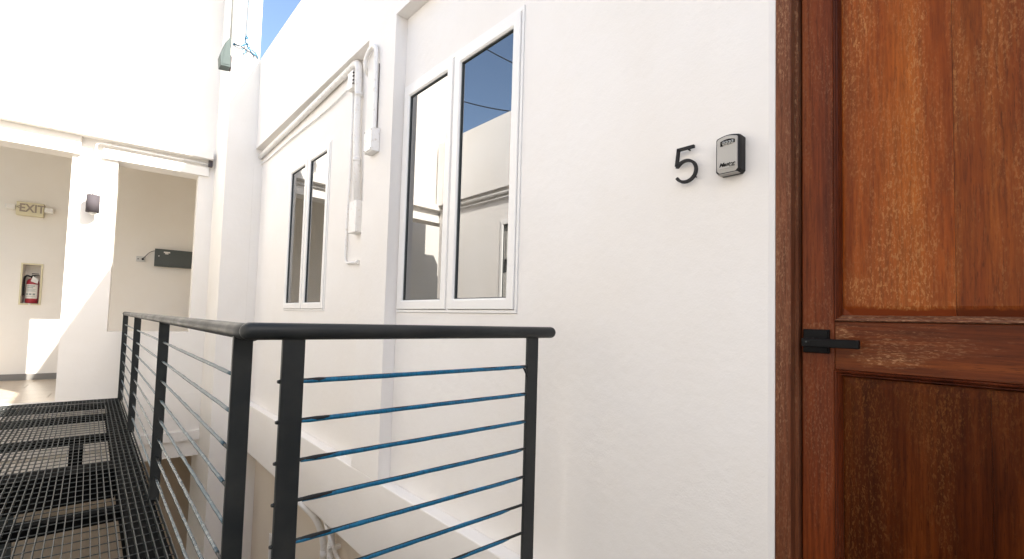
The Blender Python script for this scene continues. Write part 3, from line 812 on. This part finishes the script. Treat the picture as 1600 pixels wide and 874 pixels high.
u0, v0 = toB(-.743, 8.572); u1, _ = toB(-.530, 8.557)
ex = thing('exit_sign', TB(Vector(((u0 + u1) / 2, 2.0, 1.25))), 'cream EXIT sign with a left arrow and two small emergency lamps', 'exit sign')
g = MB(TB); g.box(u0 - .018, u1 + .018, 1.975, 2.044, 1.165, 1.335, .005); g.build('housing', M['sign'], ex)
place_text('lettering', 'EXIT', .142, M['letters'], ex, TB(Vector(((u0 + u1) / 2 + .018, 1.9735, 1.256))), DU, (0, 0, 1), .0015, 0, .0035, .80)
place_text('lettering', '<', .07, M['letters'], ex, TB(Vector((u0 + .000, 1.9735, 1.262))), DU, (0, 0, 1), .0015, 0, .002, .7)
for sx in (-1, 1):
    uc_ = (u0 + u1) / 2 + sx * .175
    g = MB(TB); g.box(uc_ - .045, uc_ + .045, 1.965, 2.025, 1.225, 1.295, .014, 3); g.build('emergency_lamp', M['lens'], ex)
    g = MB(TB); g.tube([(uc_ - sx * .044, 2.0, 1.26), (uc_ - sx * .066, 2.0, 1.26)], .012, 10); g.build('lamp_arm', M['sign'], ex)
uf0, uf1, zf0, zf1 = -.806, -.640, .040, .542
fc = thing('extinguisher_cabinet', TB(Vector((-.723, 2.0, .04))), 'cream recessed cabinet frame in the gallery wall holding the fire extinguisher', 'cabinet')
g = MB(TB); t = .018
for r in ((uf0 - t, uf1 + t, zf1, zf1 + t), (uf0 - t, uf1 + t, zf0 - t, zf0), (uf0 - t, uf0, zf0, zf1), (uf1, uf1 + t, zf0, zf1)):
    g.box(r[0], r[1], 2.030, 2.0445, r[2], r[3], .002)
g.build('frame', M['sign'], fc)
g = MB(TB); g.box(uf0 + .001, uf1 - .001, 2.215, 2.225, zf0 + .001, zf1 - .001); g.build('back', M['gallery'], fc)
g = MB(TB); g.tube([((uf0 + uf1) / 2, 2.028, zf0 - .008), ((uf0 + uf1) / 2, 2.020, zf0 - .008)], .012, 14); g.build('latch', M['lens'], fc)
fx = thing('fire_extinguisher', TB(Vector((-.723, 2.1, .045))), 'red fire extinguisher with a white label inside the cream wall cabinet', 'extinguisher')
uu, vv = -.720, 2.125
g = MB(TB); g.tube([(uu, vv, .046), (uu, vv, .056), (uu, vv, .30), (uu, vv, .335), (uu, vv, .355), (uu, vv, .365), (uu, vv, .375)], [.054, .060, .060, .055, .042, .025, .018], 28); g.build('cylinder', M['red'], fx)
g = MB(TB)
n = 14; a_ = [math.radians(-155 + 130 * i / n) for i in range(n + 1)]
vs = [[g.bm.verts.new(TB(Vector((uu + .0612 * math.cos(a), vv + .0612 * math.sin(a), z)))) for a in a_] for z in (.105, .290)]
for i in range(n): g.bm.faces.new((vs[0][i], vs[0][i + 1], vs[1][i + 1], vs[1][i]))
g.build('label', M['label'], fx)
for z0_, z1_, aa, ab in ((.262, .274, -140, -60), (.240, .250, -130, -75), (.222, .226, -140, -50), (.210, .214, -140, -60), (.198, .202, -140, -52), (.150, .172, -140, -118), (.150, .172, -108, -86), (.150, .172, -76, -54), (.128, .132, -140, -50)):
    g = MB(TB); va = [[g.bm.verts.new(TB(Vector((uu + .0618 * math.cos(math.radians(a)), vv + .0618 * math.sin(math.radians(a)), z)))) for a in [aa + (ab - aa) * q / 6 for q in range(7)]] for z in (z0_, z1_)]
    for q in range(6): g.bm.faces.new((va[0][q], va[0][q + 1], va[1][q + 1], va[1][q]))
    g.build('print_line', M['print'], fx)
g = MB(TB); g.box(uu - .018, uu + .018, vv - .02, vv + .02, .374, .402, .003); g.box(uu - .012, uu + .058, vv - .012, vv + .012, .404, .416, .002); g.box(uu - .012, uu + .052, vv - .010, vv + .010, .426, .436, .002); g.build('valve', M['black'], fx)
g = MB(TB); g.tube(smooth([(uu - .018, vv - .02, .39), (uu - .055, vv - .03, .40), (uu - .072, vv - .035, .36), (uu - .074, vv - .035, .26), (uu - .072, vv - .035, .14)], 6), .0095, 10); g.build('hose', M['black_soft'], fx)
g = MB(TB); g.prism([(uu - .01, vv - .075, .33), (uu + .055, vv - .075, .30), (uu + .06, vv - .075, .355), (uu + .01, vv - .075, .40)], (0, .002, 0)); g.build('inspection_tag', M['label'], fx)

u0, v0 = toB(.667, 8.553); 
cb = thing('control_box', TB(Vector((u0 + .25, 2.0, .63))), 'long dark green grey control box on the gallery wall with a small label', 'control box')
bz0, bz1 = .640, .893
g = MB(TB); g.box(u0 - .004, u0 + .62, 1.955, 2.044, bz0, bz1, .004); g.build('housing', M['panelbox'], cb)
g = MB(TB); g.box(u0 + .014, u0 + .612, 1.950, 1.9548, bz0 + .018, bz1 - .012, .003); g.build('cover', M['panelbox'], cb)
g = MB(TB); g.box(u0 + .10, u0 + .175, 1.9482, 1.9498, bz1 - .055, bz1 - .035); g.box(u0 + .115, u0 + .155, 1.9482, 1.9498, bz1 - .072, bz1 - .058); g.build('label', M['label'], cb)
g = MB(TB); g.tube([(u0 + .045, 1.9502, bz1 - .105), (u0 + .045, 1.9440, bz1 - .105)], .008, 12); g.build('lock', M['label'], cb)
us, _ = toB(.509, 8.564)
sp = thing('wall_socket', TB(Vector((us, 2.0, .73))), 'small grey socket plate on the gallery wall left of the control box', 'socket')
g = MB(TB); g.box(us - .052, us + .052, 2.025, 2.044, .690, .768, .004); g.build('plate', M['socket'], sp)
g = MB(TB); g.tube([(us + .022, 2.0248, .728), (us + .022, 1.995, .728)], .014, 14); g.build('plug', M['black'], sp)
g = MB(TB); g.tube([(us - .030, 2.0248, .728), (us - .030, 2.0235, .728)], .008, 12); g.build('outlet', M['grey'], sp)
cw = tag(None or (lambda: (lambda g: (g.tube(smooth([(us + .022, 1.998, .735), (us + .05, 1.985, .77), (us + .085, 1.99, .82), (us + .125, 1.99, .85), (u0 + .006, 1.99, .862)], 8), .004, 8), g.build('power_cord', M['wire'], root=TB(Vector((us, 1.99, .73)))))[1])(MB(TB)))(), 'thin black cord curving from the wall socket up to the control box', 'cord')

# ------------------------------------------------------------------ pier fittings
fl = thing('floodlight', (pier_x0, 5.80, 2.7), 'small grey floodlight on the corner of the tall white pier', 'floodlight')
g = MB(); g.prism([(.925, 5.70, 2.87), (.972, 5.70, 2.95), (.985, 5.70, 2.62), (.895, 5.70, 2.61), (.885, 5.70, 2.72)], (0, .13, 0), .004); g.build('housing', M['floodgrey'], fl)
g = MB(); g.prism([(.905, 5.6985, 2.63), (.975, 5.6985, 2.64), (.965, 5.6985, 2.92), (.930, 5.6985, 2.86)], (0, -.003, 0)); g.build('hood', M['floodgrey'], fl)
g = MB(); g.box(.95, pier_x0 - .0005, 5.829, 5.8505, 2.68, 2.80); g.box(pier_x0 - .02, pier_x0 - .0005, 5.8506, 5.90, 2.66, 2.82); g.build('bracket', M['grey'], fl)
pl = thing('pier_conduit', (pier_x0 - .01, 5.84, 3.3), 'thin pale conduit climbing the pier corner above the floodlight', 'conduit')
g = MB(); g.tube([(.994, 5.83, 2.90), (.994, 5.83, 5.6)], .0095, 10); g.build('conduit', M['dullpipe'], pl)
rp = thing('tied_rope', (1.15, 5.82, 2.97), 'pale blue rope hanging down the pier and knotted round a cord', 'rope')
g = MB(); g.tube(smooth([(1.165, 5.832, 5.6), (1.158, 5.832, 4.2), (1.150, 5.832, 3.5), (1.142, 5.832, 3.08)], 5), .0075, 8); g.build('hanging_rope', M['rope_w'], rp)
g = MB(); g.tube(smooth([(1.020, 5.842, 2.955), (1.06, 5.832, 2.95), (1.10, 5.82, 2.955), (1.142, 5.815, 2.985), (1.17, 5.82, 2.95), (1.21, 5.83, 2.955), (1.25, 5.835, 2.93), (1.275, 5.835, 2.885)], 6), .0085, 8); g.build('cross_rope', M['rope'], rp)
g = MB(); g.tube(smooth([(1.142, 5.83, 3.09), (1.155, 5.81, 3.07), (1.148, 5.80, 3.045), (1.132, 5.81, 3.06), (1.138, 5.82, 3.02), (1.165, 5.81, 2.96), (1.20, 5.80, 2.91), (1.235, 5.81, 2.90), (1.245, 5.82, 2.94)], 6), .0085, 8)
g.tube(smooth([(1.12, 5.81, 2.93), (1.10, 5.80, 2.89), (1.125, 5.80, 2.87), (1.15, 5.81, 2.93), (1.18, 5.80, 2.97), (1.145, 5.80, 3.0)], 6), .0065, 8); g.build('knot', M['rope'], rp)
g = MB(); g.tube(smooth([(1.025, 5.843, 2.975), (1.05, 5.81, 2.945), (1.09, 5.80, 2.935), (1.16, 5.80, 2.915), (1.20, 5.79, 2.885), (1.225, 5.80, 2.875)], 6), .0055, 8); g.build('dark_cord', M['grey'], rp)

# overhead wires above the opposite roof (seen mirrored in the panes)
for (a, b, lab) in (((-4, 11.5, 6.55), (-4, 5.0, 3.72), 'lower black overhead wire sagging above the roof across the walkway'), ((-4, 11.5, 8.85), (-4, 5.0, 3.98), 'upper thin black overhead wire above the roof across the walkway')):
    g = MB(); A, B = Vector(a), Vector(b)
    g.tube([A.lerp(B, i / 16) + Vector((0, 0, -.25 * math.sin(PI * i / 16))) for i in range(17)], .013, 6)
    tag(g.build('overhead_wire', M['wire'], root=A), lab, 'wire', 'overhead wires')
